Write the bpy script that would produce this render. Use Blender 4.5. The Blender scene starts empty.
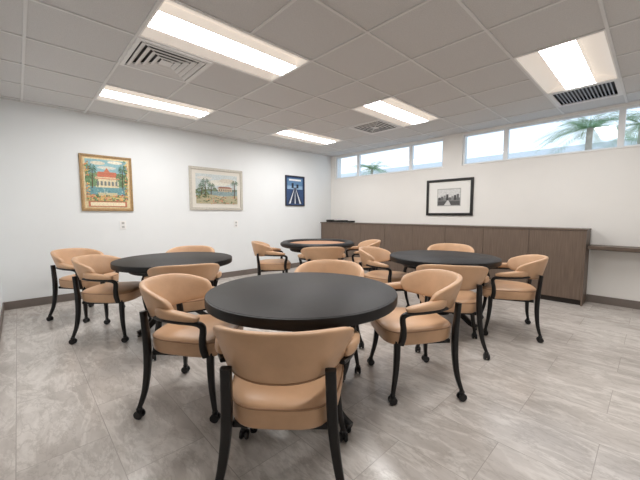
import bpy, bmesh, math, random
from mathutils import Vector, Matrix
random.seed(7)
SC = bpy.context.scene
COL = SC.collection
PI = math.pi

# ------------------------------------------------------------------ camera calibration
CAM_H = 1.17; CEIL = 2.53; FPX = 318.0
PITCH = math.radians(4.67); HEAD = math.radians(46.5)
XR, YL, XN, YB = 5.49, 5.40, -0.19, -1.3      # right wall, left wall, near wall, back wall
F = Vector((math.cos(HEAD), math.sin(HEAD), 0)); R = Vector((math.sin(HEAD), -math.cos(HEAD), 0))
def fl(f, lat): p = F*f + R*lat; return (p.x, p.y)
def ray(px, py):
    xr = (px-320)/FPX; yu = (240-py)/FPX
    f = math.cos(PITCH)+yu*math.sin(PITCH); u = -math.sin(PITCH)+yu*math.cos(PITCH)
    d = F*f + R*xr; d.z = u
    return d
def on_left(px, py):
    d = ray(px, py); t = YL/d.y; return (d.x*t, CAM_H+d.z*t)
def on_right(px, py, x=XR):
    d = ray(px, py); t = x/d.x; return (d.y*t, CAM_H+d.z*t)

# ------------------------------------------------------------------ materials
def lin(c):
    out = []
    for v in c:
        v /= 255.0
        out.append(v/12.92 if v <= 0.04045 else ((v+0.055)/1.055)**2.4)
    return (out[0], out[1], out[2], 1.0)
def mat(name, rgb, rough=0.5, var=0.06, scale=12.0, bump=0.0, bscale=120.0, metal=0.0, spec=0.5, stretch=None, emit=None):
    m = bpy.data.materials.new(name); m.use_nodes = True
    nt = m.node_tree; N = nt.nodes; L = nt.links
    b = N['Principled BSDF']
    tc = N.new('ShaderNodeTexCoord'); mp = N.new('ShaderNodeMapping'); L.new(tc.outputs['Object'], mp.inputs['Vector'])
    if stretch: mp.inputs['Scale'].default_value = stretch
    nz = N.new('ShaderNodeTexNoise'); nz.inputs['Scale'].default_value = scale; nz.inputs['Detail'].default_value = 4
    L.new(mp.outputs['Vector'], nz.inputs['Vector'])
    cr = N.new('ShaderNodeValToRGB')
    c = lin(rgb)
    cr.color_ramp.elements[0].position = 0.3; cr.color_ramp.elements[1].position = 0.7
    cr.color_ramp.elements[0].color = tuple(min(1, v*(1-var)) for v in c[:3])+(1,)
    cr.color_ramp.elements[1].color = tuple(min(1, v*(1+var)) for v in c[:3])+(1,)
    L.new(nz.outputs['Fac'], cr.inputs['Fac']); L.new(cr.outputs['Color'], b.inputs['Base Color'])
    b.inputs['Roughness'].default_value = rough; b.inputs['Metallic'].default_value = metal
    b.inputs['Specular IOR Level'].default_value = spec
    if bump:
        n2 = N.new('ShaderNodeTexNoise'); n2.inputs['Scale'].default_value = bscale; n2.inputs['Detail'].default_value = 3
        L.new(mp.outputs['Vector'], n2.inputs['Vector'])
        bp = N.new('ShaderNodeBump'); bp.inputs['Strength'].default_value = bump; bp.inputs['Distance'].default_value = 0.002
        L.new(n2.outputs['Fac'], bp.inputs['Height']); L.new(bp.outputs['Normal'], b.inputs['Normal'])
    if emit:
        b.inputs['Emission Color'].default_value = lin(emit[0]); b.inputs['Emission Strength'].default_value = emit[1]
    return m

def floor_mat():
    m = bpy.data.materials.new('grey_stone_tile'); m.use_nodes = True
    nt = m.node_tree; N = nt.nodes; L = nt.links; b = N['Principled BSDF']
    def mixc(mode, fac, a, c):
        x = N.new('ShaderNodeMix'); x.data_type = 'RGBA'; x.blend_type = mode
        if isinstance(fac, float): x.inputs[0].default_value = fac
        else: L.new(fac, x.inputs[0])
        for s, i in ((a, 6), (c, 7)):
            if isinstance(s, tuple): x.inputs[i].default_value = s
            else: L.new(s, x.inputs[i])
        return x.outputs[2]
    def ramp(src, *els):
        r = N.new('ShaderNodeValToRGB'); e = r.color_ramp.elements
        e[0].position, e[0].color = els[0]; e[1].position, e[1].color = els[-1]
        for p, c in els[1:-1]: k = e.new(p); k.color = c
        L.new(src, r.inputs['Fac']); return r.outputs['Color']
    tc = N.new('ShaderNodeTexCoord'); mp = N.new('ShaderNodeMapping'); mp.inputs['Rotation'].default_value = (0, 0, PI/2)
    mp.inputs['Location'].default_value = (0.13, 0.07, 0)
    L.new(tc.outputs['Object'], mp.inputs['Vector'])
    br = N.new('ShaderNodeTexBrick'); br.offset = 0.5
    br.inputs['Scale'].default_value = 1; br.inputs['Brick Width'].default_value = 0.72; br.inputs['Row Height'].default_value = 0.36
    br.inputs['Mortar Size'].default_value = 0.0018; br.inputs['Mortar Smooth'].default_value = 0.2
    br.inputs['Color1'].default_value = (0.0, 0, 0, 1); br.inputs['Color2'].default_value = (1, 1, 1, 1); br.inputs['Mortar'].default_value = (0.5, 0.5, 0.5, 1)
    L.new(mp.outputs['Vector'], br.inputs['Vector'])
    sep = N.new('ShaderNodeVectorMath'); sep.operation = 'SCALE'; sep.inputs['Scale'].default_value = 2.1
    L.new(br.outputs['Color'], sep.inputs[0])
    ad = N.new('ShaderNodeVectorMath'); ad.operation = 'ADD'; L.new(mp.outputs['Vector'], ad.inputs[0]); L.new(sep.outputs['Vector'], ad.inputs[1])
    mp2 = N.new('ShaderNodeMapping'); mp2.inputs['Rotation'].default_value = (0, 0, 0.66); mp2.inputs['Scale'].default_value = (1.0, 2.8, 1)
    L.new(ad.outputs['Vector'], mp2.inputs['Vector'])
    def noise(scale, det, rough, dist):
        n = N.new('ShaderNodeTexNoise'); n.inputs['Scale'].default_value = scale; n.inputs['Detail'].default_value = det; n.inputs['Roughness'].default_value = rough; n.inputs['Distortion'].default_value = dist
        L.new(mp2.outputs['Vector'], n.inputs['Vector']); return n.outputs['Fac']
    def half(s, v):
        x = N.new('ShaderNodeMath'); x.operation = 'MULTIPLY'; x.inputs[1].default_value = v; L.new(s, x.inputs[0]); return x.outputs[0]
    g = lambda v: (v, v, v, 1)
    cloud = ramp(noise(2.1, 7, 0.62, 0.3), (0.31, lin((187, 179, 172))), (0.69, lin((217, 210, 204))))
    vein = ramp(noise(1.8, 9, 0.63, 0.5), (0.445, g(0)), (0.50, g(1)), (0.555, g(0)))
    vein2 = ramp(noise(3.3, 9, 0.66, 0.35), (0.472, g(0)), (0.50, g(1)), (0.528, g(0)))
    fine = ramp(noise(13.0, 6, 0.7, 0.0), (0.3, g(0.96)), (0.7, g(1.03)))
    c1 = mixc('MIX', half(vein, 0.66), cloud, lin((230, 224, 218)))
    c2 = mixc('MIX', half(vein2, 0.39), c1, lin((166, 157, 149)))
    c3 = mixc('MULTIPLY', 1.0, c2, fine)
    c4 = mixc('MULTIPLY', 1.0, c3, ramp(br.outputs['Color'], (0.0, g(0.97)), (1.0, g(1.015))))
    c5 = mixc('MIX', br.outputs['Fac'], c4, lin((175, 167, 160)))
    L.new(c5, b.inputs['Base Color'])
    b.inputs['Roughness'].default_value = 0.21; b.inputs['Specular IOR Level'].default_value = 0.5
    bp = N.new('ShaderNodeBump'); bp.inputs['Strength'].default_value = 0.10; bp.inputs['Distance'].default_value = 0.002; bp.invert = True
    L.new(br.outputs['Fac'], bp.inputs['Height']); L.new(bp.outputs['Normal'], b.inputs['Normal'])
    return m

M = {}
M['floor'] = floor_mat()
M['wall_cool'] = mat('cool_white_paint', (238, 241, 242), 0.85, 0.01, 3, 0.05, 200)
M['wall_warm'] = mat('warm_white_paint', (242, 240, 236), 0.85, 0.01, 3, 0.05, 200)
M['tile'] = mat('mineral_fibre_tile', (208, 207, 206), 0.95, 0.07, 160, 0.3, 260)
M['grid'] = mat('ceiling_grid_enamel', (222, 221, 220), 0.5, 0.02)
M['base'] = mat('grey_brown_vinyl', (122, 112, 105), 0.6, 0.05)
M['white'] = mat('white_enamel', (244, 243, 241), 0.45, 0.01)
M['reflector'] = mat('troffer_white_added_glow', (246, 242, 237), 0.5, 0.01, emit=((255, 243, 230), 0.25))  # weak emission added, stands in for lens light caught by the side panels
M['lens'] = mat('lit_diffuser', (255, 255, 255), 0.5, 0.0, emit=((255, 253, 251), 26.0))
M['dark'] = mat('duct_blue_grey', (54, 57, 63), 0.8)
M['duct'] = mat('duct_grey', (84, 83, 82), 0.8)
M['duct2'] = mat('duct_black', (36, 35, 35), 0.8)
M['vent'] = mat('vent_enamel', (230, 229, 228), 0.45, 0.02)
M['grille'] = mat('grille_blue_grey', (160, 166, 176), 0.5, 0.02)
M['alu'] = mat('window_aluminium', (238, 240, 241), 0.4, 0.02)
M['leather'] = mat('tan_leather', (204, 164, 129), 0.38, 0.10, 7, 0.4, 38)
M['leather_seam'] = mat('tan_leather_piping', (162, 123, 91), 0.5, 0.05)
M['black_wood'] = mat('black_lacquered_wood', (22, 20, 20), 0.32, 0.12, 20, 0, stretch=(1, 1, .2), spec=0.35)
M['caster'] = mat('black_caster', (22, 22, 24), 0.4)
M['table_black'] = mat('black_table_edge', (16, 14, 14), 0.45, 0.1, spec=0.3)
M['table_top'] = mat('charcoal_table_surface', (31, 27, 26), 0.48, 0.20, 60, 0.15, 300, spec=0.28)
M['felt'] = mat('brown_felt', (184, 142, 114), 0.95, 0.06, 90, 0.2, 500)
M['veneer'] = mat('taupe_brown_veneer', (110, 94, 82), 0.48, 0.22, 6, 0.10, 60, stretch=(16, 16, 0.6))
M['veneer_h'] = mat('taupe_brown_top_veneer', (96, 82, 71), 0.45, 0.2, 6, 0.08, 60, stretch=(16, 0.6, 16))
M['toe'] = mat('toe_kick', (52, 46, 42), 0.7)
M['plate'] = mat('outlet_plate', (246, 246, 244), 0.4, 0.01)
M['slot'] = mat('outlet_slot', (190, 190, 188), 0.6)
M['leaf'] = mat('palm_leaf', (122, 154, 106), 0.6, 0.25, 6)
M['trunk'] = mat('palm_trunk', (176, 164, 150), 0.9, 0.2, 10)
M['stucco'] = mat('neighbour_stucco', (240, 240, 239), 0.9, 0.02)
M['fascia'] = mat('neighbour_fascia', (226, 228, 230), 0.8, 0.02)
M['eave'] = mat('neighbour_eave_trim', (176, 180, 186), 0.8, 0.03)
M['nglass'] = mat('neighbour_glass', (120, 138, 152), 0.2, 0.05)
M['grass'] = mat('pale_paving', (206, 204, 198), 0.95, 0.1, 4)
M['smallbox'] = mat('dark_card_box', (40, 37, 37), 0.6)
def glass_mat():
    m = bpy.data.materials.new('thin_window_glass'); m.use_nodes = True
    nt = m.node_tree; N = nt.nodes; L = nt.links
    out = N['Material Output']; N.remove(N['Principled BSDF'])
    t = N.new('ShaderNodeBsdfTransparent'); t.inputs['Color'].default_value = (0.95, 0.97, 0.98, 1)
    g = N.new('ShaderNodeBsdfGlossy'); g.inputs['Roughness'].default_value = 0.02
    mx = N.new('ShaderNodeMixShader'); mx.inputs[0].default_value = 0.05
    L.new(t.outputs[0], mx.inputs[1]); L.new(g.outputs[0], mx.inputs[2]); L.new(mx.outputs[0], out.inputs['Surface'])
    return m
M['glass'] = glass_mat()
_flat = {}
def flat(rgb):
    rgb = tuple(int(v) for v in rgb)
    if rgb not in _flat: _flat[rgb] = mat('print_ink_%d_%d_%d' % rgb, rgb, 0.6, 0.16, 60)
    return _flat[rgb]

# ------------------------------------------------------------------ mesh helpers
def box(bm, x0, x1, y0, y1, z0, z1, bev=0.0):
    r = bmesh.ops.create_cube(bm, size=1.0)
    vs = r['verts']
    for v in vs:
        v.co = Vector(((x0+x1)/2+v.co.x*(x1-x0), (y0+y1)/2+v.co.y*(y1-y0), (z0+z1)/2+v.co.z*(z1-z0)))
    if bev:
        es = list({e for v in vs for e in v.link_edges})
        bmesh.ops.bevel(bm, geom=es, offset=bev, segments=2, affect='EDGES', profile=0.6)
def obj(name, bm, m, parent=None, smooth=False, angle=None):
    bmesh.ops.recalc_face_normals(bm, faces=bm.faces)
    me = bpy.data.meshes.new(name); bm.to_mesh(me); bm.free()
    for mm in (m if isinstance(m, (list, tuple)) else [m]): me.materials.append(mm)
    if smooth:
        for p in me.polygons: p.use_smooth = True
        if angle:
            try: me.set_sharp_from_angle(angle=angle)
            except Exception: pass
    o = bpy.data.objects.new(name, me); COL.objects.link(o)
    if parent: o.parent = parent
    return o
def nb(): return bmesh.new()
def catmull(pts, n):
    out = []; P = [pts[0]]+list(pts)+[pts[-1]]
    for i in range(1, len(P)-2):
        for k in range(n):
            t = k/n; a, b, c, d = P[i-1], P[i], P[i+1], P[i+2]
            out.append(tuple(0.5*(2*b[j]+(c[j]-a[j])*t+(2*a[j]-5*b[j]+4*c[j]-d[j])*t*t+(3*b[j]-a[j]-3*c[j]+d[j])*t**3) for j in range(len(b))))
    out.append(tuple(pts[-1])); return out
def sgnp(v, e): return math.copysign(abs(v)**e, v)
def sweep(bm, pts, n=5, ref=(1, 0, 0), sec=12, ex=0.5):
    P = catmull(pts, n); ref = Vector(ref); rings = []
    for i, p in enumerate(P):
        a = Vector(P[max(0, i-1)][:3]); b = Vector(P[min(len(P)-1, i+1)][:3]); t = (b-a).normalized()
        s = (ref-t*ref.dot(t)).normalized(); o = t.cross(s); c = Vector(p[:3]); ring = []
        for k in range(sec):
            an = 2*PI*(k+0.5)/sec
            ring.append(bm.verts.new(c+s*p[3]*sgnp(math.cos(an), ex)+o*p[4]*sgnp(math.sin(an), ex)))
        rings.append(ring)
    for r0, r1 in zip(rings, rings[1:]):
        for k in range(sec): bm.faces.new((r0[k], r0[(k+1) % sec], r1[(k+1) % sec], r1[k]))
    bm.faces.new(rings[0]); bm.faces.new(rings[-1])
def lathe(bm, prof, seg=56, cx=0, cy=0):
    rings = []
    for r, z in prof:
        if r < 1e-6: rings.append([bm.verts.new((cx, cy, z))])
        else: rings.append([bm.verts.new((cx+r*math.cos(2*PI*k/seg), cy+r*math.sin(2*PI*k/seg), z)) for k in range(seg)])
    for a, b in zip(rings, rings[1:]):
        for k in range(seg):
            k2 = (k+1) % seg
            if len(a) == 1 and len(b) == 1: continue
            if len(a) == 1: bm.faces.new((a[0], b[k], b[k2]))
            elif len(b) == 1: bm.faces.new((a[k], a[k2], b[0]))
            else: bm.faces.new((a[k], a[k2], b[k2], b[k]))
def empty(name, label, cat, loc=(0, 0, 0), rz=0, group=None):
    o = bpy.data.objects.new(name, None); o.empty_display_size = 0.1; COL.objects.link(o)
    o.location = loc; o.rotation_euler = (0, 0, rz); o['label'] = label; o['category'] = cat
    if group: o['group'] = group
    return o
def tag(o, label, cat, group=None):
    o['label'] = label; o['category'] = cat
    if group: o['group'] = group
    return o
def struct(o): o['kind'] = 'structure'; return o
def dup(root, loc, rz, label):
    r = root.copy(); COL.objects.link(r); r.location = loc; r.rotation_euler = (0, 0, rz); r['label'] = label
    for ch in list(root.children):
        c = ch.copy(); COL.objects.link(c); c.parent = r
        for g in list(ch.children):
            d = g.copy(); COL.objects.link(d); d.parent = c
    return r

# ------------------------------------------------------------------ room shell
XA = -1.9
bm = nb(); box(bm, XA, XR, YB, YL, -0.1, 0.0); struct(obj('floor', bm, M['floor']))
bm = nb(); box(bm, XN-0.12, XR+0.2, YL, YL+0.15, -0.1, CEIL+0.25); struct(obj('wall_left', bm, M['wall_cool']))
bm = nb(); box(bm, XN-0.12, XN, 2.3, YL, -0.1, CEIL+0.25); struct(obj('wall_near', bm, M['wall_cool']))
bm = nb(); box(bm, XA-0.12, XA, YB, 2.3, -0.1, CEIL+0.25); box(bm, XA-0.12, XN-0.12, 2.3, 2.42, -0.1, CEIL+0.25); struct(obj('wall_entry', bm, M['wall_warm']))
bm = nb(); box(bm, XA-0.12, XR+0.2, YB-0.15, YB, -0.1, CEIL+0.25); struct(obj('wall_back', bm, M['wall_warm']))
W1 = (2.64, 5.26); W2 = (-0.30, 2.31); WZ0, WZ1 = 1.985, 2.495
bm = nb()
box(bm, XR, XR+0.2, YB, YL, -0.1, WZ0)
box(bm, XR, XR+0.2, YB, YL, WZ1, CEIL+0.25)
box(bm, XR, XR+0.2, YB, W2[0], WZ0, WZ1); box(bm, XR, XR+0.2, W2[1], W1[0], WZ0, WZ1); box(bm, XR, XR+0.2, W1[1], YL, WZ0, WZ1)
struct(obj('wall_right', bm, M['wall_warm']))
def window(n, y0, y1, divs):
    root = bpy.data.objects.new('window_%d' % n, None); COL.objects.link(root); root.location = (XR+0.06, (y0+y1)/2, WZ0); struct(root)
    h = WZ1-WZ0; w = (y1-y0)/2; t = 0.030
    bm = nb()
    box(bm, -0.03, 0.03, -w, w, 0, t); box(bm, -0.03, 0.03, -w, w, h-t, h); box(bm, -0.03, 0.03, -w, -w+t, t, h-t); box(bm, -0.03, 0.03, w-t, w, t, h-t)
    obj('window_frame', bm, M['alu'], root)
    ys = [y0]+divs+[y1]
    for d in divs:
        bm = nb(); yy = d-(y0+y1)/2; box(bm, -0.03, 0.03, yy-0.032, yy+0.032, t, h-t); obj('mullion', bm, M['alu'], root)
    for a, b in zip(ys, ys[1:]):
        bm = nb(); a2, b2 = a-(y0+y1)/2, b-(y0+y1)/2
        box(bm, 0.0, 0.004, a2+0.03, b2-0.03, t, h-t); obj('window_pane', bm, M['glass'], root)
    bm = nb(); box(bm, -0.072, -0.03, -w, w, 0.0, 0.012, 0.003); obj('sill', bm, M['white'], root)
window(1, W1[0], W1[1], [3.30, 4.60]); window(2, W2[0], W2[1], [0.36, 1.66])
bm = nb(); box(bm, XN, XR, YL-0.012, YL, 0, 0.10, 0.003); struct(obj('baseboard_left', bm, M['base']))
bm = nb(); box(bm, XN, XN+0.012, 2.3, YL-0.012, 0, 0.10, 0.003); struct(obj('baseboard_near', bm, M['base']))
bm = nb(); box(bm, XR-0.012, XR, YB, 0.58, 0, 0.10, 0.003); struct(obj('baseboard_right', bm, M['base']))

# ceiling: lay-in tiles and grid
G = 0.62; GX, GY = 0.735, 0.327
LIGHTS = [(GX+4*G*a, GY+3*G*b) for a in (0, 1) for b in (0, 1, 2)]
def cell(x, y): return (round((x-GX)/G), round((y-GY)/G))
light_cells = {}
for n_, (x, y) in enumerate(LIGHTS):
    i, j = cell(x, y); light_cells[(i, j)] = n_; light_cells[(i+1, j)] = n_
VENTS = [(GX, GY+4*G), (GX+5*G, GY+4*G), (GX+6*G, GY)]
vent_cells = {cell(x, y): k for k, (x, y) in enumerate(VENTS)}
bmt, bmg = nb(), nb()
i0, i1 = math.floor((XA-GX)/G), math.ceil((XR-GX)/G); j0, j1 = math.floor((YB-GY)/G), math.ceil((YL-GY)/G)
for i in range(i0, i1):
    for j in range(j0, j1):
        xa, xb = max(XA, GX+i*G), min(XR, GX+(i+1)*G); ya, yb = max(YB, GY+j*G), min(YL, GY+(j+1)*G)
        if xb-xa < 0.002 or yb-ya < 0.002: continue
        if (i, j) not in light_cells and (i, j) not in vent_cells: box(bmt, xa, xb, ya, yb, CEIL, CEIL+0.018)
        if GX+i*G > XA and not ((i, j) in light_cells and light_cells.get((i-1, j)) == light_cells[(i, j)]):
            box(bmg, GX+i*G-0.010, GX+i*G+0.010, ya, yb, CEIL-0.008, CEIL+0.002)
        if GY+j*G > YB: box(bmg, xa, xb, GY+j*G-0.010, GY+j*G+0.010, CEIL-0.0082, CEIL+0.0018)
box(bmg, XN, XR, YL-0.022, YL, CEIL-0.006, CEIL+0.001); box(bmg, XR-0.022, XR, YB, YL, CEIL-0.006, CEIL+0.001)
struct(obj('ceiling', bmt, M['tile'])); struct(obj('trim_1', bmg, M['grid']))

# troffers
def troffer(loc, label):
    t = empty('ceiling_light', label, 'ceiling light', loc, 0, 'recessed fluorescent ceiling lights')
    L, W = 2*G, G; f = 0.010; e = 0.021; LY = 0.188
    bm = nb()
    box(bm, f, L-f, f, e, -0.008, 0.004); box(bm, f, L-f, W-e, W-f, -0.008, 0.004)
    box(bm, f, e, e, W-e, -0.008, 0.004); box(bm, L-e, L-f, e, W-e, -0.008, 0.004)
    obj('frame', bm, M['white'], t)
    bm = nb()                                   # curved side reflectors with closed ends
    prof = []
    for k in range(11): a = k/10*PI*0.5; prof.append((e+(LY-e)*k/10, 0.003+0.070*math.sin(a)))
    prof.append((LY, 0.085))
    full = prof+[(W-y, z) for y, z in reversed(prof)]
    r0 = [bm.verts.new((e, y, z)) for y, z in full]; r1 = [bm.verts.new((L-e, y, z)) for y, z in full]
    for k in range(len(full)-1): bm.faces.new((r0[k], r0[k+1], r1[k+1], r1[k]))
    bm.faces.new(r0); bm.faces.new(list(reversed(r1)))
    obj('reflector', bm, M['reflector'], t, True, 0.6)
    bm = nb(); box(bm, 0.028, L-0.028, LY, W-LY, -0.002, 0.070)
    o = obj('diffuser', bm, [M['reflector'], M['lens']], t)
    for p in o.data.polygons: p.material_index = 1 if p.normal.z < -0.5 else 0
    return t
TL = ['recessed fluorescent light overhead nearest the camera', 'largest fluorescent ceiling light at the top, beside the louvred vent',
      'fluorescent ceiling light beside the left wall, behind the louvred vent', 'fluorescent ceiling light at far right touching the dark return grille',
      'fluorescent ceiling light above the table in front of the cabinets, near the windows', 'smallest fluorescent ceiling light, far back near the room corner']
for (x, y), lb in zip(LIGHTS, TL): troffer((x, y, CEIL), lb)
def vent(loc, label, kind='supply'):
    t = empty('ceiling_vent', label, 'ceiling vent', loc, 0, 'square ceiling air vents')
    ret = kind == 'return'
    f, s = 0.010, G
    b = 0.050 if ret else 0.042
    fz = -0.016 if kind == 'supply' else -0.008
    bm = nb()
    box(bm, f, s-f, f, b, fz, 0.004, 0.002); box(bm, f, s-f, s-b, s-f, fz, 0.004, 0.002); box(bm, f, b, b, s-b, fz, 0.004, 0.002); box(bm, s-b, s-f, b, s-b, fz, 0.004, 0.002)
    obj('frame', bm, M['vent'], t)
    bm = nb(); box(bm, f, s-f, f, s-f, 0.06, 0.08)
    box(bm, f, f+0.01, f, s-f, 0.004, 0.06); box(bm, s-f-0.01, s-f, f, s-f, 0.004, 0.06); box(bm, f, s-f, f, f+0.01, 0.004, 0.06); box(bm, f, s-f, s-f-0.01, s-f, 0.004, 0.06)
    obj('duct_box', bm, M['dark'] if ret else M['duct'] if kind == 'supply' else M['duct2'], t)
    bm = nb()
    if ret:
        n = 16
        for k in range(1, n):
            y = b+(s-2*b)*k/n; box(bm, b, s-b, y-0.006, y+0.006, -0.003, 0.000)
    else:                                        # nested square frames, shallow slope, dark gaps between
        c = s/2
        for i_, ho in enumerate((0.256, 0.204, 0.152, 0.100)):
            hi = ho-(0.036 if kind == 'supply' else 0.018); z0 = -0.016 if kind == 'supply' else -0.008
            zi = -0.004 if kind == 'supply' else -0.008
            lo = []
            for (r, z) in ((ho, z0), (ho-0.014, z0-0.002), (hi, zi), (hi, zi+0.003), (ho-0.012, z0+0.004), (ho, z0+0.004)):
                lo.append([bm.verts.new((c+sx*r, c+sy*r, z)) for sx, sy in ((-1, -1), (1, -1), (1, 1), (-1, 1))])
            n6 = len(lo)
            for q in range(n6):
                A, B = lo[q], lo[(q+1) % n6]
                for k in range(4): bm.faces.new((A[k], A[(k+1) % 4], B[(k+1) % 4], B[k]))
        box(bm, c-0.050, c+0.050, c-0.050, c+0.050, -0.014, -0.008)
        for sx, sy in ((1, 1), (1, -1)):
            sweep(bm, [(c-sx*0.25, c-sy*0.25, -0.001, 0.004, 0.003), (c+sx*0.25, c+sy*0.25, -0.001, 0.004, 0.003)], 1, (sy, -sx, 0), 6)
    obj('louver', bm, M['grille'] if ret else M['vent'], t)
vent((VENTS[0][0], VENTS[0][1], CEIL), 'large louvred air vent at upper left between two ceiling lights')
vent((VENTS[1][0], VENTS[1][1], CEIL), 'small louvred air vent beside the ceiling light near the windows', 'supply_dark')
vent((VENTS[2][0], VENTS[2][1], CEIL), 'dark slatted return air grille at far right by the windows', 'return')

# ------------------------------------------------------------------ cabinets along the right wall
CX0, CZ = 5.14, 0.960; CB = XR-CX0-0.022
cab_lab = ['grey brown wooden cabinet at the right end of the row, beside the wall counter', 'second wooden cabinet from the right end of the row, behind the right table',
           'third wooden cabinet from the right end of the row, partly behind chairs', 'wooden cabinet at the far left end of the row in the room corner']
for k in range(4):
    y0 = 0.60+1.2*k; yt = 0.5995 if k < 3 else 0.575
    t = empty('cabinet', cab_lab[k], 'cabinet', (CX0, y0+0.6, 0), 0, 'grey brown cabinets along the window wall')
    bm = nb(); box(bm, 0.02, CB, -0.5995, yt, 0.07, CZ, 0.001); obj('body', bm, M['veneer'], t)
    for s in (-1, 1):
        bm = nb(); a, b = sorted((s*0.002, s*0.598)); box(bm, 0.0, 0.019, a, min(b, yt), 0.075, CZ-0.004, 0.0012); obj('door', bm, M['veneer'], t)
    bm = nb(); box(bm, 0.05, 0.07, -0.5995, yt, 0.0, 0.07); obj('toe_kick', bm, M['toe'], t)
    if k == 0:
        bm = nb(); box(bm, -0.002, CB, -0.618, -0.600, 0.0, CZ, 0.001); obj('end_panel', bm, M['veneer'], t)
bm = nb(); box(bm, CX0-0.006, XR-0.002, 0.576, YL-0.002, CZ, CZ+0.022, 0.0015); tag(obj('countertop', bm, M['veneer_h']), 'long brown wooden top running along the row of cabinets', 'countertop')
t = empty('wall_counter', 'narrow brown wooden counter ledge fixed to the wall at far right', 'counter', (XR, 0.575, 0.70))
bm = nb(); box(bm, -0.30, 0, -1.85, -0.005, 0.03, 0.07, 0.002); obj('counter_top', bm, M['veneer_h'], t)
bm = nb(); box(bm, -0.03, 0, -1.85, -0.005, 0.0, 0.03); obj('wall_cleat', bm, M['veneer_h'], t)
def card_box(loc, w, d, h, m, label):
    t = empty('small_box', label, 'box', loc, 0, 'small dark boxes on the cabinet top')
    bm = nb(); box(bm, -d/2, d/2, -w/2, w/2, 0, h*0.6, 0.003); obj('body', bm, m, t)
    bm = nb(); box(bm, -d/2-0.003, d/2+0.003, -w/2-0.003, w/2+0.003, h*0.6, h, 0.003); obj('lid', bm, m, t)
for yy, ww, hh_, ord_ in ((5.26, 0.12, 0.055, 'first'), (5.06, 0.14, 0.045, 'second'), (4.85, 0.18, 0.05, 'third'), (4.62, 0.12, 0.04, 'fourth')):
    card_box((5.32, yy, CZ+0.022), ww, 0.13, hh_, M['smallbox'], 'small dark box on the cabinet top, %s from the room corner' % ord_)

# ------------------------------------------------------------------ pictures
def picture(loc, rz, w, h, fw, fcol, mat_w, mcol, art, label, fdepth=0.025):
    t = empty('framed_picture', label, 'picture', loc, rz, 'framed pictures on the walls')
    bm = nb(); d = fdepth
    for (x0, x1, z0, z1) in ((-w/2, w/2, -h/2, -h/2+fw), (-w/2, w/2, h/2-fw, h/2), (-w/2, -w/2+fw, -h/2+fw, h/2-fw), (w/2-fw, w/2, -h/2+fw, h/2-fw)):
        box(bm, x0, x1, -d, 0, z0, z1, 0.004)
    obj('frame', bm, fcol, t)
    iw, ih = w-2*fw, h-2*fw
    mx_, mz_ = mat_w if isinstance(mat_w, tuple) else (mat_w, mat_w)
    if mx_:
        bm = nb(); box(bm, -iw/2, iw/2, -0.010, -0.001, -ih/2, ih/2); obj('mat_board', bm, mcol, t)
    aw, ah = iw-2*mx_, ih-2*mz_
    bm = nb(); mats = []; yb = -0.0112
    for n_, (c, poly) in enumerate(art):
        if c not in mats: mats.append(c)
        vs = [bm.verts.new(((u-0.5)*aw, yb-0.00005*n_, (v-0.5)*ah)) for u, v in poly]
        f = bm.faces.new(vs); f.material_index = mats.index(c)
    me_mats = [flat(c) for c in mats]
    me = bpy.data.meshes.new('artwork'); bm.normal_update()
    for f in bm.faces:
        if f.normal.y > 0: f.normal_flip()
    bm.to_mesh(me); bm.free()
    for m_ in me_mats: me.materials.append(m_)
    o = bpy.data.objects.new('artwork', me); COL.objects.link(o); o.parent = t
def rect(a, b, c, d): return [(a, b), (c, b), (c, d), (a, d)]
def disc(cx, cy, rx, ry, n=14): return [(cx+rx*math.cos(2*PI*k/n), cy+ry*math.sin(2*PI*k/n)) for k in range(n)]
def palm2d(x, y0, y1, s, tc=(96, 74, 52), lc=(72, 106, 76)):
    out = [(tc, [(x-0.009, y0), (x+0.009, y0), (x+0.016, y1), (x+0.004, y1)])]
    for k in range(9):
        a = PI*(k/8)*1.35-0.55; dx, dy = math.cos(a)*s, math.sin(a)*s*1.1
        out.append((lc if k % 2 else tuple(min(255, v+22) for v in lc), [(x+0.01, y1-0.010), (x+0.01+dx*0.55, y1+dy*0.75-0.008), (x+0.01+dx, y1+dy*0.62-0.05*s/0.14), (x+0.01+dx*0.5, y1+dy*0.75+0.02)]))
    return out
def speckle(n, x0, x1, y0, y1, cols, r):
    return [(random.choice(cols), disc(random.uniform(x0, x1), random.uniform(y0, y1), r*random.uniform(.6, 1.3), r*random.uniform(.6, 1.2), 6)) for _ in range(n)]
art1 = [((200, 162, 116), rect(0, 0, 1, 1)), ((226, 210, 168), rect(0.03, 0.025, 0.97, 0.975)), ((150, 190, 196), rect(0.07, 0.42, 0.93, 0.95)), ((226, 218, 196), disc(0.32, 0.88, 0.15, 0.035)), ((238, 230, 210), disc(0.68, 0.91, 0.16, 0.03)), ((216, 216, 204), disc(0.5, 0.80, 0.20, 0.03)),
        ((120, 150, 112), disc(0.20, 0.56, 0.15, 0.13)), ((108, 138, 104), disc(0.80, 0.57, 0.15, 0.14)),
        ((236, 220, 184), rect(0.26, 0.42, 0.74, 0.62)), ((200, 118, 92), [(0.2, 0.62), (0.8, 0.62), (0.68, 0.72), (0.32, 0.72)]), ((208, 130, 100), [(0.42, 0.70), (0.58, 0.70), (0.50, 0.80)])]
art1 += speckle(60, 0.08, 0.30, 0.44, 0.70, [(126, 158, 118), (98, 130, 98), (150, 172, 130)], 0.020)+speckle(60, 0.70, 0.92, 0.44, 0.70, [(126, 158, 118), (98, 130, 98), (150, 172, 130)], 0.020)
for k in range(6):
    art1.append(((128, 136, 132), rect(0.285+0.077*k, 0.46, 0.325+0.077*k, 0.54))); art1.append(((248, 238, 214), rect(0.33+0.077*k, 0.42, 0.340+0.077*k, 0.60)))
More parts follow.
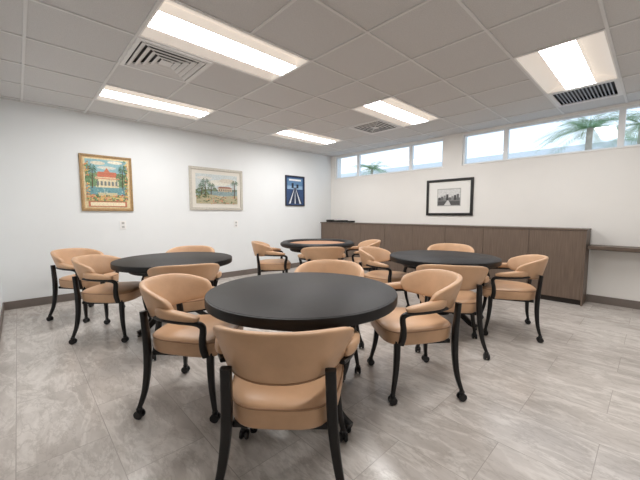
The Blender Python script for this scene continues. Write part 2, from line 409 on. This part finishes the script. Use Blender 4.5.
art1 += [((216, 150, 120), rect(0.24, 0.585, 0.76, 0.60)), ((112, 158, 162), rect(0.07, 0.28, 0.93, 0.42)), ((206, 196, 160), rect(0.30, 0.26, 0.70, 0.32)), ((216, 194, 138), rect(0.07, 0.16, 0.93, 0.25)), ((204, 130, 100), rect(0.10, 0.05, 0.90, 0.15)), ((240, 226, 192), rect(0.14, 0.065, 0.86, 0.135))]
art1 += speckle(50, 0.08, 0.92, 0.29, 0.41, [(150, 188, 190), (96, 140, 148), (190, 206, 196)], 0.014)
art1 += speckle(110, 0.07, 0.93, 0.17, 0.28, [(206, 116, 92), (234, 186, 110), (116, 148, 100), (226, 150, 130), (96, 128, 92)], 0.017)
art1 += speckle(45, 0.06, 0.13, 0.30, 0.95, [(112, 146, 100), (214, 146, 104), (226, 196, 130)], 0.018)+speckle(45, 0.87, 0.94, 0.30, 0.95, [(112, 146, 100), (214, 146, 104), (226, 196, 130)], 0.018)
art1 += palm2d(0.19, 0.40, 0.76, 0.11) + palm2d(0.82, 0.40, 0.78, 0.11)
art2 = [((200, 208, 208), rect(0, 0, 1, 1)), ((222, 220, 208), disc(0.55, 0.72, 0.28, 0.10)), ((210, 202, 188), disc(0.75, 0.80, 0.2, 0.08)), ((216, 214, 206), disc(0.2, 0.86, 0.18, 0.06)), ((140, 160, 160), rect(0, 0.28, 1, 0.46)), ((124, 138, 126), [(0, 0.44), (0.3, 0.5), (0.55, 0.47), (1, 0.52), (1, 0.44)]),
        ((200, 180, 154), rect(0.52, 0.42, 0.86, 0.54)), ((156, 112, 96), [(0.49, 0.54), (0.89, 0.54), (0.80, 0.60), (0.57, 0.60)])]
for k in range(6): art2.append(((120, 112, 104), rect(0.54+0.053*k, 0.44, 0.565+0.053*k, 0.51)))
art2 += speckle(40, 0, 1, 0.30, 0.44, [(164, 180, 178), (120, 142, 146)], 0.016)+speckle(40, 0.02, 0.5, 0.44, 0.54, [(104, 122, 98), (130, 144, 116)], 0.022)
art2 += [((180, 172, 142), [(0, 0), (1, 0), (1, 0.30), (0.6, 0.26), (0.25, 0.33), (0, 0.28)])]
art2 += speckle(90, 0, 1, 0.0, 0.26, [(116, 128, 92), (150, 152, 116), (196, 136, 112), (98, 112, 82), (206, 180, 140)], 0.022)+speckle(50, 0.0, 0.28, 0.22, 0.44, [(96, 114, 82), (120, 138, 100)], 0.024)
art2 += palm2d(0.20, 0.25, 0.74, 0.13) + palm2d(0.34, 0.3, 0.62, 0.10) + palm2d(0.12, 0.3, 0.60, 0.10) + palm2d(0.92, 0.2, 0.74, 0.11)
art3 = [((50, 76, 118), rect(0, 0, 1, 1)), ((94, 132, 170), rect(0.06, 0.56, 0.94, 0.95)), ((146, 176, 204), rect(0.06, 0.56, 0.94, 0.68)), ((36, 50, 80), [(0.06, 0.04), (0.94, 0.04), (0.56, 0.62), (0.44, 0.62)]), ((226, 230, 234), [(0.14, 0.04), (0.24, 0.04), (0.47, 0.60), (0.46, 0.60)]), ((226, 230, 234), [(0.76, 0.04), (0.86, 0.04), (0.54, 0.60), (0.53, 0.60)]),
        ((226, 230, 234), [(0.47, 0.04), (0.53, 0.04), (0.505, 0.5), (0.495, 0.5)]), ((24, 34, 54), rect(0.3, 0.60, 0.42, 0.78)), ((24, 34, 54), rect(0.58, 0.60, 0.70, 0.74)), ((236, 236, 236), rect(0.16, 0.86, 0.84, 0.92))]
art4 = [((178, 178, 176), rect(0, 0, 1, 1)), ((214, 214, 212), rect(0.03, 0.5, 0.97, 0.95)), ((84, 84, 84), rect(0.03, 0.05, 0.97, 0.34)), ((120, 120, 120), rect(0.03, 0.28, 0.97, 0.46))]
for k in range(8): art4.append((((70, 70, 70), (104, 104, 104), (140, 140, 140))[k % 3], rect(0.06+0.11*k, 0.34, 0.155+0.11*k, 0.5+0.17*((k*5) % 4)/3)))
art4.append(((210, 210, 208), [(0.3, 0.05), (0.6, 0.05), (0.5, 0.32), (0.44, 0.32)]))
def lp(l, r, c, tp, bt):
    x0, x1 = on_left(l, (tp+bt)/2)[0], on_left(r, (tp+bt)/2)[0]; z1, z0 = on_left(c, tp)[1], on_left(c, bt)[1]
    return ((x0+x1)/2, YL, (z0+z1)/2), x1-x0, z1-z0
gold = mat('gold_brown_frame', (160, 132, 90), 0.4, 0.2, 30); pale = mat('pale_silver_frame', (198, 193, 182), 0.4, 0.12, 40); blackf = mat('black_frame', (24, 22, 22), 0.35); navyf = mat('dark_navy_frame', (34, 36, 46), 0.4)
matw = mat('white_mat_board', (240, 239, 235), 0.9, 0.01); matc = mat('pale_mat_board', (226, 222, 212), 0.9, 0.02)
l, w, h = lp(80, 132, 107, 156, 211); picture(l, 0, w, h, 0.024, gold, 0, None, art1, 'gold framed colourful print of a red roofed house, leftmost on the left wall')
l, w, h = lp(189, 242, 216, 168.5, 210); picture(l, 0, w, h, 0.045, pale, 0.065, matc, art2, 'pale framed tropical landscape with palms, middle picture on the left wall')
l, w, h = lp(285, 304, 295, 176, 206); picture(l, 0, w, h, 0.025, navyf, 0, None, art3, 'small dark framed blue print nearest the corner on the left wall')
y0, y1 = on_right(427, 197)[0], on_right(473.5, 197)[0]; z1, z0 = on_right(450, 179)[1], on_right(450, 215.5)[1]
picture((XR, (y0+y1)/2, (z0+z1)/2), -PI/2, y0-y1, z1-z0, 0.044, blackf, (0.16, 0.12), matw, art4, 'black framed black and white photograph with wide white mat under the windows')

def outlet(loc, label):
    t = empty('wall_outlet', label, 'outlet', loc, 0, 'white plates on the left wall')
    bm = nb(); box(bm, -0.040, 0.040, -0.008, 0, -0.064, 0.064, 0.002); obj('cover_plate', bm, M['plate'], t)
    for s in (-1, 1):
        bm = nb(); box(bm, -0.018, 0.018, -0.010, -0.007, s*0.027-0.017, s*0.027+0.017, 0.001); obj('socket', bm, M['slot'], t)
x, z = on_left(123, 225); outlet((x, YL, z), 'small white plate on the left wall below the gold framed print')
x, z = on_left(236, 224); outlet((x, YL, z), 'small white plate on the left wall below the pale framed landscape')

# ------------------------------------------------------------------ tables
def table(name, label, x, y, rz, felt=False):
    t = empty(name, label, 'table', (x, y, 0), rz, 'round black game tables'); t.scale = (1.04, 1.04, 0.973)
    if felt:
        bm = nb(); lathe(bm, [(0, 0.685), (0.46, 0.685), (0.52, 0.695), (0.545, 0.715), (0.55, 0.735), (0.54, 0.758), (0.515, 0.772), (0.48, 0.775), (0.45, 0.768), (0.43, 0.75), (0.425, 0.735), (0, 0.735)])
        obj('tabletop', bm, M['table_black'], t, True, 0.6)
        bm = nb(); lathe(bm, [(0, 0.735), (0.424, 0.735), (0.424, 0.742), (0, 0.742)]); obj('felt', bm, M['felt'], t)
    else:
        bm = nb(); lathe(bm, [(0, 0.684), (0.524, 0.684), (0.532, 0.687), (0.535, 0.694), (0.535, 0.733), (0.533, 0.738), (0.528, 0.740), (0, 0.740)], 72)
        obj('tabletop', bm, M['table_black'], t, True, 0.6)
        bm = nb(); lathe(bm, [(0, 0.740), (0.524, 0.740), (0.524, 0.7412), (0.522, 0.742), (0, 0.742)], 72); obj('table_cover', bm, M['table_top'], t, True, 0.6)
    bm = nb(); lathe(bm, [(0, 0.63), (0.40, 0.63), (0.41, 0.64), (0.41, 0.683), (0, 0.683)]); obj('apron', bm, M['table_black'], t, True, 0.6)
    bm = nb(); lathe(bm, [(0, 0.10), (0.085, 0.10), (0.095, 0.13), (0.09, 0.20), (0.065, 0.24), (0.058, 0.40), (0.065, 0.52), (0.09, 0.56), (0.12, 0.61), (0.15, 0.635), (0, 0.635)], 32); obj('pedestal', bm, M['black_wood'], t, True, 0.8)
    for k in range(4):
        a = PI/4+k*PI/2; c, s = math.cos(a), math.sin(a)
        bm = nb(); P = [(0.05, 0.20), (0.13, 0.19), (0.22, 0.12), (0.30, 0.055), (0.36, 0.032)]
        sweep(bm, [(r*c, r*s, z, 0.026, 0.030-0.002*i) for i, (r, z) in enumerate(P)], 4, (-s, c, 0))
        f = obj('foot', bm, M['black_wood'], t, True, 0.7)
        bm = nb(); lathe(bm, [(0, 0), (0.018, 0), (0.02, 0.012), (0, 0.012)], 16, 0.345*c, 0.345*s); obj('glide', bm, M['caster'], f)
    return t
T1 = (1.885, -0.105); T2 = (3.22, -1.475); T3 = (4.90, -0.04); T4 = (3.40, 1.32)
ta = HEAD
table('round_table', 'large round black table in the foreground centre', *fl(*T1), ta)
table('round_table', 'round black table at left, in front of the left wall pictures', *fl(*T2), ta)
table('round_table', 'round game table with brown felt centre and padded black rim at the back', *fl(*T3), ta, True)
table('round_table', 'round black table at right, in front of the wooden cabinets', *fl(*T4), ta)

# ------------------------------------------------------------------ chair
def caster(p, x, y):
    bm = nb()
    lathe(bm, [(0, 0.040), (0.014, 0.040), (0.017, 0.060), (0.012, 0.068), (0, 0.068)], 14, x, y)
    for s in (-1, 1):
        r = bmesh.ops.create_cone(bm, cap_ends=True, segments=18, radius1=0.026, radius2=0.026, depth=0.016, matrix=Matrix.Translation((x+s*0.013, y, 0.026)) @ Matrix.Rotation(PI/2, 4, 'Y'))
        bmesh.ops.bevel(bm, geom=list({e for v in r['verts'] for e in v.link_edges if abs(e.verts[0].co.x-e.verts[1].co.x) < 1e-5}), offset=0.004, segments=2, affect='EDGES')
    box(bm, x-0.006, x+0.006, y-0.012, y+0.012, 0.018, 0.048)
    return obj('caster', bm, M['caster'], p, True, 0.6)
def make_chair(label):
    t = empty('armchair', label, 'chair', (0, 0, 0), 0, 'tan leather armchairs around the round tables'); t.scale = (1.05, 1.0, 0.962)
    bm = nb(); rings = []; NS = 40
    prof = [(0.90, 0.376), (0.96, 0.378), (0.982, 0.388), (0.99, 0.412), (1.0, 0.438), (0.994, 0.457), (0.972, 0.470), (0.92, 0.479), (0.80, 0.487), (0.6, 0.493), (0.3, 0.497)]
    def plan(k):
        a = 2*PI*k/NS; yy = 0.245*sgnp(math.sin(a), 0.60); xx = sgnp(math.cos(a), 0.50)*(0.230+0.070*(yy/0.25)*0.5); return xx, yy
    for s, z in prof:
        ring = []
        for k in range(NS):
            xx, yy = plan(k); ring.append(bm.verts.new((xx*s, 0.005+yy*s, z)))
        rings.append(ring)
    for a, b in zip(rings, rings[1:]):
        for k in range(NS): bm.faces.new((a[k], a[(k+1) % NS], b[(k+1) % NS], b[k]))
    bm.faces.new(rings[0]); bm.faces.new(rings[-1])
    seat = obj('seat', bm, M['leather'], t, True)
    bm = nb(); loop = []
    for k in range(NS+1):
        xx, yy = plan(k); loop.append((xx*0.985, 0.005+yy*0.985, 0.463, 0.0045, 0.0045))
    sweep(bm, loop, 1, (0, 0, 1), 6, 1.0); obj('piping', bm, M['leather_seam'], seat, True)
    def backpt(u, a, grow=1.0):
        ph = u*math.radians(86); e = min(1.0, (1-abs(u))/0.10); e = math.sqrt(max(0.0, 1-(1-e)**2)) if e < 1 else 1.0
        e = max(e, 0.12)
        q = abs(u)**2.8
        zm = 0.687-0.026*q; hh = (0.110-0.066*q)*e; th = (0.021+0.001*q)*(0.45+0.55*e)
        dz = hh*sgnp(math.sin(a), 0.40); dr = th*sgnp(math.cos(a), 0.48)
        k = 1+0.13*(dz/0.10)
        rx, ry = 0.247*k+dr, 0.282+dr
        return Vector((rx*sgnp(math.sin(ph), 0.92), -ry*math.cos(ph)-0.24*(dz)*max(0, math.cos(ph)), zm+dz))
    bm = nb(); NU, NA = 40, 24; rings = []
    for i in range(NU+1):
        u = -1+2*i/NU; u = math.copysign(abs(u)**0.95, u); rings.append([bm.verts.new(backpt(u, 2*PI*k/NA)) for k in range(NA)])
    for a, b in zip(rings, rings[1:]):
        for k in range(NA): bm.faces.new((a[k], a[(k+1) % NA], b[(k+1) % NA], b[k]))
    bm.faces.new(rings[0]); bm.faces.new(rings[-1])
    back = obj('backrest', bm, M['leather'], t, True)
    bm = nb()
    sweep(bm, [tuple(backpt(-0.86+1.72*i/24, -0.9)*1.0)+(0.0045, 0.0045) for i in range(25)], 1, (0, 0, 1), 6, 1.0)
    obj('piping', bm, M['leather_seam'], back, True)
    for s in (-1, 1):
        bm = nb(); sweep(bm, [(s*0.184, -0.240, 0.630, 0.020, 0.015), (s*0.186, -0.232, 0.55, 0.020, 0.016), (s*0.191, -0.220, 0.42, 0.020, 0.019), (s*0.203, -0.216, 0.28, 0.018, 0.018), (s*0.224, -0.224, 0.15, 0.015, 0.015), (s*0.252, -0.242, 0.060, 0.0115, 0.0115)], 5)
        lg = obj('leg', bm, M['black_wood'], t, True, 0.8); caster(lg, s*0.252, -0.242)
        bm = nb(); sweep(bm, [(s*0.207, 0.168, 0.42, 0.020, 0.020), (s*0.212, 0.170, 0.30, 0.019, 0.019), (s*0.225, 0.181, 0.18, 0.016, 0.016), (s*0.246, 0.204, 0.060, 0.0115, 0.0115)], 5)
        lg = obj('leg', bm, M['black_wood'], t, True, 0.8); caster(lg, s*0.246, 0.204)
        # slim wooden arm under the pad, curving down to the seat
        bm = nb(); sweep(bm, [(s*0.226, -0.140, 0.610, 0.012, 0.009), (s*0.256, -0.07, 0.608, 0.015, 0.010), (s*0.273, 0.02, 0.605, 0.018, 0.011), (s*0.278, 0.116, 0.601, 0.020, 0.012), (s*0.276, 0.158, 0.583, 0.018, 0.015), (s*0.270, 0.160, 0.546, 0.017, 0.017), (s*0.259, 0.150, 0.500, 0.017, 0.018), (s*0.246, 0.146, 0.44, 0.017, 0.019), (s*0.229, 0.152, 0.385, 0.017, 0.019)], 5, (1, 0.15*s, 0))
        obj('arm', bm, M['black_wood'], t, True, 0.9)
        bm = nb(); sweep(bm, [(s*0.236, -0.120, 0.648, 0.014, 0.022), (s*0.249, -0.085, 0.648, 0.025, 0.031), (s*0.265, -0.03, 0.643, 0.029, 0.028), (s*0.278, 0.05, 0.636, 0.031, 0.023), (s*0.281, 0.115, 0.629, 0.028, 0.017), (s*0.281, 0.142, 0.624, 0.016, 0.010)], 4, (1, 0, 0), 14, 0.62)
        obj('arm_pad', bm, M['leather'], t, True)
    bm = nb(); box(bm, -0.18, 0.18, -0.195, 0.165, 0.356, 0.382, 0.004); obj('seat_frame', bm, M['black_wood'], t)
    return t
CH = [  # (f, lat) of chair centre, point it faces, label
    ((1.36, -0.145), (1.885, -0.125), 'tan leather armchair nearest the camera, its back to us, at the foreground table'),
    ((2.155, 0.625), (2.08, -0.10), 'tan leather armchair on the right side of the foreground table'),
    ((1.985, -0.775), (1.93, -0.10), 'tan leather armchair on the left side of the foreground table'),
    ((2.50, 0.06), (1.885, -0.05), 'tan leather armchair on the far side of the foreground table, facing the camera'),
    ((2.79, -1.20), (3.25, -1.42), 'tan leather armchair with its back to us at the left table'),
    ((3.07, -2.01), (3.13, -1.30), 'tan leather armchair at the left table, overlapping the leftmost chair'),
    ((3.64, -2.69), (3.47, -1.5), 'leftmost tan leather armchair, pulled away from the left table'),
    ((3.78, -1.57), T2, 'tan leather armchair behind the left table, mostly hidden by its top'),
    ((4.75, -0.70), T3, 'tan leather armchair on the left side of the brown felt game table'),
    ((4.22, 0.03), T3, 'tan leather armchair with its back to us at the brown felt game table'),
    ((4.95, 0.62), T3, 'tan leather armchair on the right side of the brown felt game table'),
    ((2.78, 1.15), T4, 'tan leather armchair with its back to us at the right table'),
    ((3.16, 1.89), T4, 'rightmost tan leather armchair, on the right side of the right table'),
    ((3.74, 0.78), T4, 'tan leather armchair on the left side of the right table'),
    ((4.10, 1.68), T4, 'tan leather armchair behind the right table, in front of the cabinets'),
]
proto = None
for pos, tgt, lab in CH:
    x, y = fl(*pos); tx, ty = fl(*tgt); rz = math.atan2(-(tx-x), ty-y)
    if proto is None:
        proto = make_chair(lab); proto.location = (x, y, 0); proto.rotation_euler = (0, 0, rz)
    else: dup(proto, (x, y, 0), rz, lab)

# ------------------------------------------------------------------ outside
bm = nb(); box(bm, XR+0.2, 40, -15, 30, -0.2, -0.1); struct(obj('ground', bm, M['grass']))
t = empty('building', 'pale building seen through the high windows', 'building', (15, 5, -0.1))
bm = nb(); box(bm, 0, 6, -10, 14, 0, 3.46); obj('wall', bm, M['stucco'], t)
bm = nb(); box(bm, -0.10, 6, -10.1, 14.1, 3.46, 3.52); obj('eave_trim', bm, M['eave'], t)
bm = nb(); box(bm, -0.15, 6, -10.15, 14.15, 3.52, 3.76); obj('roof', bm, M['fascia'], t)
for k in range(6):
    bm = nb(); box(bm, -0.03, 0.0, -8.5+3.6*k, -7.0+3.6*k, 1.6, 3.0); obj('building_window', bm, M['nglass'], t)
def palm(loc, h, rad, label):
    t = empty('palm_tree', label, 'palm tree', loc, 0, 'palm trees outside the windows')
    bm = nb(); sweep(bm, [(0, 0, 0, 0.11, 0.11), (0.03, 0.02, h*0.5, 0.085, 0.085), (0, 0, h, 0.06, 0.06)], 6, (1, 0, 0), 12, 1.0); obj('trunk', bm, M['trunk'], t, True)
    bm = nb()
    for k in range(20):
        a = 2*PI*k/20+random.uniform(-.15, .15); el = random.uniform(-0.1, 1.1); L_ = rad*random.uniform(0.8, 1.1)
        pts = []
        for i in range(17):
            s = i/16; pts.append(Vector((math.cos(a)*L_*s*math.cos(el*(1-s*0.6)), math.sin(a)*L_*s*math.cos(el*(1-s*0.6)), h+L_*(math.sin(el)*s-0.75*s*s*0.9))))
        for i in range(1, 17):
            d = (pts[i]-pts[i-1]).normalized(); sd = d.cross(Vector((0, 0, 1))).normalized()
            ll = rad*0.32*math.sin(PI*min(1, 0.15+i/17*0.85))+0.05
            w_ = 0.0070*rad
            q = [bm.verts.new(p) for p in (pts[i-1]+sd*0.006, pts[i]+sd*0.006, pts[i]-sd*0.006, pts[i-1]-sd*0.006)]; bm.faces.new(q)
            for sg in (-1, 1):
                for hf in (0.0, 0.5):
                    b0 = pts[i-1].lerp(pts[i], hf); tip = b0+sd*sg*ll*0.8+d*ll*0.55+Vector((0, 0, -0.25*ll))
                    mid = b0.lerp(tip, 0.45)
                    bm.faces.new([bm.verts.new(p) for p in (b0, mid+d*w_, tip, mid-d*w_)])
    obj('frond', bm, M['leaf'], t)
d = ray(590, 128); tt = 10.2/d.x; palm((d.x*tt, d.y*tt, -0.1), CAM_H+d.z*tt+0.1, 1.2, 'palm tree outside the right window with drooping fronds')
d = ray(372, 169); tt = 12.6/d.x; palm((d.x*tt, d.y*tt, -0.1), CAM_H+d.z*tt+0.1, 1.05, 'palm tree outside the far window near the room corner')
d = ray(642, 124); tt = 13.3/d.x; palm((d.x*tt, d.y*tt, -0.1), CAM_H+d.z*tt+0.1, 0.85, 'palm tree at the far right edge of the right window')

# ------------------------------------------------------------------ world
w = bpy.data.worlds.new('daylight'); SC.world = w; w.use_nodes = True
N = w.node_tree.nodes; L = w.node_tree.links; bg = N['Background']
tc = N.new('ShaderNodeTexCoord'); sp = N.new('ShaderNodeSeparateXYZ'); L.new(tc.outputs['Generated'], sp.inputs[0])
cr = N.new('ShaderNodeValToRGB'); cr.color_ramp.elements[0].position = 0.0; cr.color_ramp.elements[0].color = lin((240, 246, 252)); cr.color_ramp.elements[1].position = 0.45; cr.color_ramp.elements[1].color = lin((192, 216, 242))
L.new(sp.outputs['Z'], cr.inputs['Fac']); L.new(cr.outputs['Color'], bg.inputs['Color']); bg.inputs['Strength'].default_value = 1.9

# ------------------------------------------------------------------ camera
cam = bpy.data.cameras.new('camera'); co = bpy.data.objects.new('camera', cam); COL.objects.link(co)
cam.sensor_width = 36; cam.lens = FPX/640*36; cam.clip_start = 0.02
co.location = (0, 0, CAM_H); co.rotation_euler = (PI/2-PITCH, 0, HEAD-PI/2)
SC.camera = co
SC.view_settings.view_transform = 'Standard'
